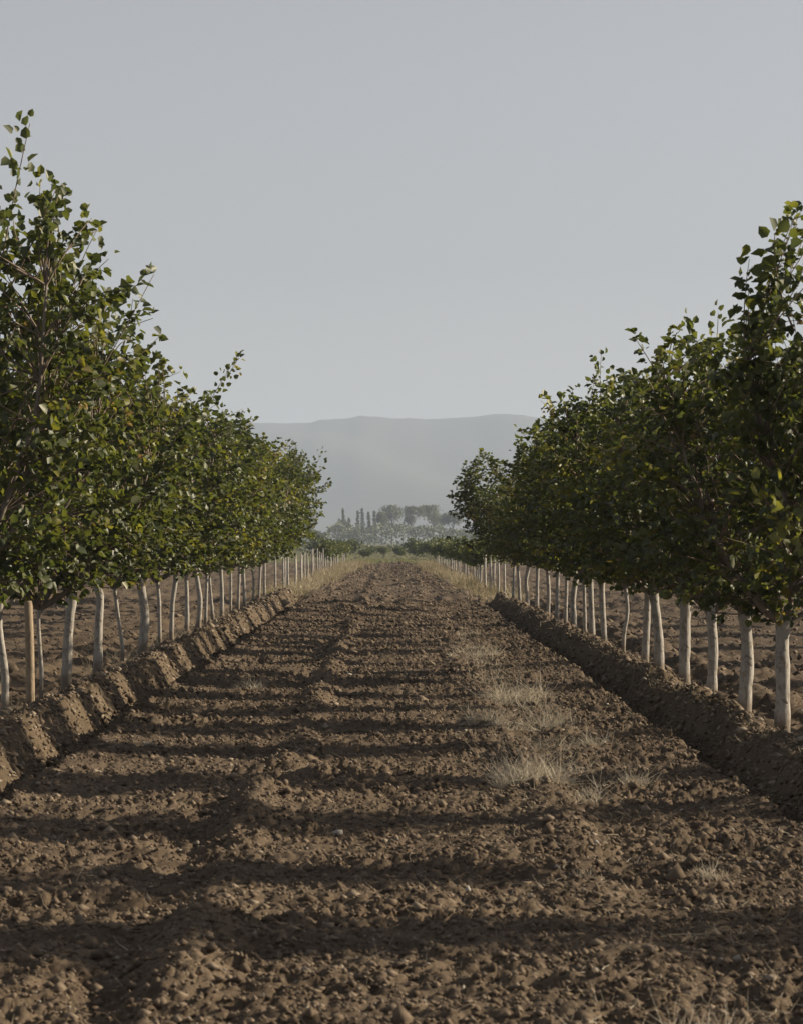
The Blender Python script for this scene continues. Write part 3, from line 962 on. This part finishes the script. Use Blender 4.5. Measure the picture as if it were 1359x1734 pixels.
# straw litter among the clods, mostly right of centre
n = 1100
yv = y_samples(n, 9.2, 60, 1.5); xs = np.where(g.random(n) < .65, g.normal(.95, .45, n), g.uniform(-2.2, 2.2, n)); xs = np.clip(xs, -2.2, 2.15)
scatter_strands("straw_litter", np.stack([xs, yv], 1), 6, .12, .07, lambda y: .0014 + y * .00005, M_STRAW, "short pale straw and dead weed stems scattered over the tilled track", "straw", 72, lambda x, y: .05, 1.4, .5)
# a loose strip of scrubby dead weeds running lengthwise right of centre
n = 270
yv = y_samples(n, 19, 54, 1.6); xs = 1.12 + g.normal(0, .17, n) + .16 * np.sin(yv * .9)
scatter_strands("dead_weeds", np.stack([xs, yv], 1), 24, .11, .068, lambda y: .0013 + y * .00006, M_STRAW, "loose lengthwise strip of low scrubby dead weeds right of the track's middle", "weeds", 75, lambda x, y: .12, .9, .6)
# dead grass on the shaded bank and at trunk feet
yv = y_samples(700, 16, 76, 1.3); xs = g.uniform(2.36, 2.9, 700)
scatter_strands("bank_grass", np.stack([xs, yv], 1), 9, .14, .055, lambda y: .0015 + y * .00005, M_STRAW, "dead brown grass growing over the shaded right bank", "dry grass", 73, lambda x, y: -.12, .9, .5)
yv = np.concatenate([g.uniform(38, 52, 40), y_samples(60, 24, 80, 1.2)]); xs = g.uniform(-3.7, -3.05, 100)
scatter_strands("bank_grass", np.stack([xs, yv], 1), 14, .2, .16, lambda y: .0016 + y * .00005, M_STRAW, "thin dead grass around the trunk feet of the left row", "dry grass", 74, lambda x, y: -.15, .6, .4)
# dry verges beyond the banks
def verge(side, n, seed):
    gg = np.random.default_rng(seed)
    y = gg.uniform(0, 1, n) ** 1.3 * 118 + (82 if side < 0 else 77)
    f = (y - 80) / 120
    if side < 0: lo, hi = -3.6 + .9 * f, -2.55 + .95 * f
    else: lo, hi = 2.4 - .95 * f, 3.3 - .9 * f
    x = lo + (hi - lo) * gg.random(n) + gg.normal(0, .12, n)
    return np.stack([x, y], 1)


tintv = lambda x, y: .05 + .35 * float(vnoise(np.array([x / .8]), np.array([y / 3.0]), 33)[0])
scatter_strands("verge_grass", verge(-1, 520, 75), 20, .55, .30, lambda y: .003 + y * .00006, M_VERGE, "tall yellow dry grass along the far left edge of the track", "dry grass", 76, tintv, .45, .3)
scatter_strands("verge_grass", verge(1, 460, 77), 20, .55, .26, lambda y: .003 + y * .00006, M_VERGE, "tall yellow dry grass along the far right edge of the track", "dry grass", 78, tintv, .45, .3)
n = 150
scatter_strands("field_grass", np.stack([g.uniform(-3.2, 2.6, n), g.uniform(203, 235, n)], 1), 16, .9, .13, lambda y: .004 + y * .00006, M_SHRUB, "yellow-green grass closing the far end of the track", "grass", 79, lambda x, y: .35, .45, .3)

# ------------------------------------------------------------------ middle distance: shrubs
shr = [small_crown(320 + i, 1.6, .8, 1100, .22, M_SHRUB, "foliage", 11) for i in range(3)]
shrubs = [(585, 310, 1.0, "low olive shrub far beyond the left verge"), (622, 270, .55, "small green shrub left of where the track ends"), (648, 330, .5, "grey-green shrub straight beyond the end of the track"),
          (676, 300, .55, "rounded green shrub just right of where the track ends"), (705, 290, 1.0, "bright green shrub beyond the far right verge"), (738, 250, 1.0, "bushy yellow-green shrub above the far right verge"),
          (560, 230, .9, "pale olive shrub seen above the slim left stems"), (540, 300, 1.2, "broad dull shrub behind the slim left stems"), (770, 330, 1.1, "dull shrub behind the young trees on the right")]
for i, (px, d, sc, lab) in enumerate(shrubs):
    x = (px - 665) * d / F_PX
    root = tag(empty("shrub", (x, d, 0)), lab, "shrub", "shrubs beyond the end of the track")
    b = Buf()
    for q in range(4):
        a = q * 1.6 + i
        b.tube([(0, 0, -.1), (math.cos(a) * .3, math.sin(a) * .3, .5 * sc), (math.cos(a) * .7, math.sin(a) * .7, 1.0 * sc)], [.05, .035, .02], 5)
    link("stems", b.mesh("stems", [M_DARKWOOD]), root)
    f = link("foliage", shr[i % 3], root, (0, 0, .82 * sc), i * 1.3, sc); f["kind"] = "stuff"

# ------------------------------------------------------------------ far trees
def far_tree(name, px, d, top_py, wpx, label, shape, seed):
    g = np.random.default_rng(seed)
    h = EYE + (915 - top_py) * d / F_PX; w = wpx * d / F_PX / 2
    x = (px - 665) * d / F_PX
    root = tag(empty(name, (x, d, 0)), label, "tree", "hazy trees of the far shelter belt")
    b = Buf()
    lean = g.uniform(-.06, .06) * h
    b.tube([(0, 0, -.3), (lean * .4, 0, h * .4), (lean, 0, h * .85)], [h * .022, h * .016, h * .006], 7)
    if shape == "spread":
        limbs = []
        for q in range(7):
            a = g.uniform(0, 6.28); z0 = h * g.uniform(.35, .6)
            e = np.array([math.cos(a) * w * g.uniform(.5, 1), math.sin(a) * w * g.uniform(.5, 1), h * g.uniform(.62, .97)])
            b.tube([(lean * .5, 0, z0), e * .5 + np.array([0, 0, z0 * .55]), e], [h * .009, h * .006, h * .003], 5)
            limbs.append(e)
        limbs.append(np.array([lean, 0, h * .92]))
        cen = np.array(limbs); n = 1500
        k = g.integers(0, len(cen), n)
        p = cen[k] + g.normal(0, 1, (n, 3)) * np.array([w * .24, w * .24, h * .07])
    else:
        n = 700
        t = g.random(n) ** .9
        rr = w * (1 - t) ** .8 * (.7 + .3 * np.minimum(1, t * 6)) * np.sqrt(g.random(n)) * (1 + .45 * np.sin(t * 17 + seed) + .3 * np.sin(t * 41 + 2 * seed)) * 1.25
        a = g.uniform(0, 6.28, n)
        p = np.stack([np.cos(a) * rr + lean * t, np.sin(a) * rr, h * (.03 + .97 * t)], -1)
    p[:, 2] = np.where(p[:, 2] > h, h - (p[:, 2] - h) * .8, p[:, 2])
    ax = unit(g.normal(0, 1, (n, 3)) + np.array([0, 0, .5])); nr = unit(g.normal(0, 1, (n, 3)))
    nr = unit(nr - ax * np.sum(ax * nr, 1, keepdims=True))
    l = (.55 if shape == "spread" else .5) * d / 1000 * g.uniform(.5, 1.4, n)
    V, Fq = leaf_block(p, ax, nr, l, l * .7)
    link("trunk", b.mesh("trunk", [M_DARKWOOD]), root)
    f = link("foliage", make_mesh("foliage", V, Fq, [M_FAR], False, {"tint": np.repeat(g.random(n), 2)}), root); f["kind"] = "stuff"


far = [("poplar_tree", 583, 862, 11, "column", "hazy slender poplar farthest left in the shelter belt"),
       ("poplar_tree", 604, 866, 8, "column", "hazy slender poplar second from the left in the shelter belt"),
       ("poplar_tree", 615, 862, 11, "column", "hazy stout poplar third from the left in the shelter belt"),
       ("poplar_tree", 626, 868, 7, "column", "hazy thin poplar fourth from the left in the shelter belt"),
       ("poplar_tree", 635, 866, 9, "column", "hazy poplar right beside the spreading tall trees"),
       ("poplar_tree", 593, 878, 9, "column", "low hazy poplar standing between the first two in the shelter belt"),
       ("poplar_tree", 573, 880, 11, "column", "low hazy poplar at the left end beside the left row's last crown"),
       ("eucalyptus_tree", 663, 855, 34, "spread", "tallest hazy spreading tree, left one of the three big crowns"),
       ("eucalyptus_tree", 696, 859, 34, "spread", "hazy open spreading tree, middle one of the three big crowns"),
       ("eucalyptus_tree", 733, 856, 40, "spread", "hazy broad dense tree, right one of the three big crowns"),
       ("eucalyptus_tree", 646, 868, 18, "spread", "small hazy leaning tree between the poplars and tall crowns"),
       ("eucalyptus_tree", 765, 868, 30, "spread", "hazy round tree half hidden by the right row of big trees")]
for i, (nm, px, tp, wpx, shp, lab) in enumerate(far):
    far_tree(nm, px, 1000 + (i * 37) % 90, tp, wpx, lab, shp, 600 + i)

# the low wood below them, one mass
g = np.random.default_rng(81)
n = 9000; d0 = 960
x = g.uniform(-80, 80, n); top = 5.6 + 1.8 * vnoise(x / 6, x * 0, 41) + .9 * vnoise(x / 2, x * 0, 42)
p = np.stack([x, d0 + g.uniform(-10, 25, n), top * np.sqrt(g.random(n))], -1)
ax = unit(g.normal(0, 1, (n, 3))); nr = unit(g.normal(0, 1, (n, 3))); nr = unit(nr - ax * np.sum(ax * nr, 1, keepdims=True))
l = .8 * g.uniform(.6, 1.4, n)
V, Fq = leaf_block(p, ax, nr, l, l * .75)
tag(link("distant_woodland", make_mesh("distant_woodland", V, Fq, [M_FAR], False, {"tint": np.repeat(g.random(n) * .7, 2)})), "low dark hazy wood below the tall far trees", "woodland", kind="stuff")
# a nearer green scrub band
n = 5000; d0 = 430
x = g.uniform(-45, 45, n); top = .7 + .7 * vnoise(x / 5, x * 0, 43) + .4 * vnoise(x / 1.5, x * 0, 44)
p = np.stack([x, d0 + g.uniform(-8, 12, n), top * np.sqrt(g.random(n))], -1)
ax = unit(g.normal(0, 1, (n, 3))); nr = unit(g.normal(0, 1, (n, 3))); nr = unit(nr - ax * np.sum(ax * nr, 1, keepdims=True))
l = .42 * g.uniform(.6, 1.4, n)
V, Fq = leaf_block(p, ax, nr, l, l * .75)
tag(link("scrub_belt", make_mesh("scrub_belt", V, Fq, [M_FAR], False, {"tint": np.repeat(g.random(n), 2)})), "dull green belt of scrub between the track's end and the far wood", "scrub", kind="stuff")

# ------------------------------------------------------------------ hills
hx = np.linspace(-3600, 3600, 601); hy = np.concatenate([np.linspace(3300, 4550, 26), np.linspace(4600, 5500, 12)])
HX, HY = np.meshgrid(hx, hy)
D = 4550.0
pxx = 665 + F_PX * hx / D
prof = np.interp(pxx, [-1500, -300, 200, 430, 525, 540, 590, 610, 640, 670, 720, 770, 835, 900, 940, 1100, 1500, 2800],
                 [760, 735, 725, 719, 717, 711, 709, 704, 705, 709, 709, 706, 702, 705, 709, 718, 735, 770])
crest = EYE + (915 - prof) * D / F_PX + 2.2 * np.maximum(0, vnoise(hx / 31, hx * 0, 54)) ** 2 * 2 + 1.6 * vnoise(hx / 23, hx * 0, 51) + 1.0 * vnoise(hx / 60, hx * 0, 52)
t = np.clip((HY - 3300) / (D - 3300), 0, 1)
back = sstep(HY, 4600, 5500)
HZ = -1 + (crest[None, :] + 1) * (t ** 1.15) * (1 - .8 * back) * (1 + .30 * vnoise(HX / 150 + HY / 500, HY / 420, 53) * (1 - t) ** .7 * np.minimum(1, t * 4))
V = np.stack([HX, HY, HZ], -1).reshape(-1, 3)
a, b = np.meshgrid(np.arange(len(hx) - 1), np.arange(len(hy) - 1)); i0 = (b * len(hx) + a).ravel()
tag(link("hills", make_mesh("hills", V, np.stack([i0, i0 + 1, i0 + len(hx) + 1, i0 + len(hx)], -1), [M_HILL], True)), "long flat-topped hazy blue-grey hill along the horizon", "hill", kind="structure")

# ------------------------------------------------------------------ haze
m, nt, N, L = new_mat("haze_air")
pv = N.new("ShaderNodeVolumePrincipled"); o = N.new("ShaderNodeOutputMaterial")
pv.inputs["Color"].default_value = (.60, .71, .89, 1)
pv.inputs["Density"].default_value = .00022
pv.inputs["Anisotropy"].default_value = 0.0
L.new(pv.outputs[0], o.inputs["Volume"])
zt = float(HZ.max()) + 8
V = np.array([(sx * 3750, yy, zz) for zz in (-2.0, zt) for yy in (-130, 5800) for sx in (-1, 1)])
Fq = np.array([[0, 2, 3, 1], [4, 5, 7, 6], [0, 1, 5, 4], [2, 6, 7, 3], [0, 4, 6, 2], [1, 3, 7, 5]])
tag(link("haze", make_mesh("haze", V, Fq, [m])), "pale dry haze filling the air over the orchard and plain", "haze", kind="stuff")
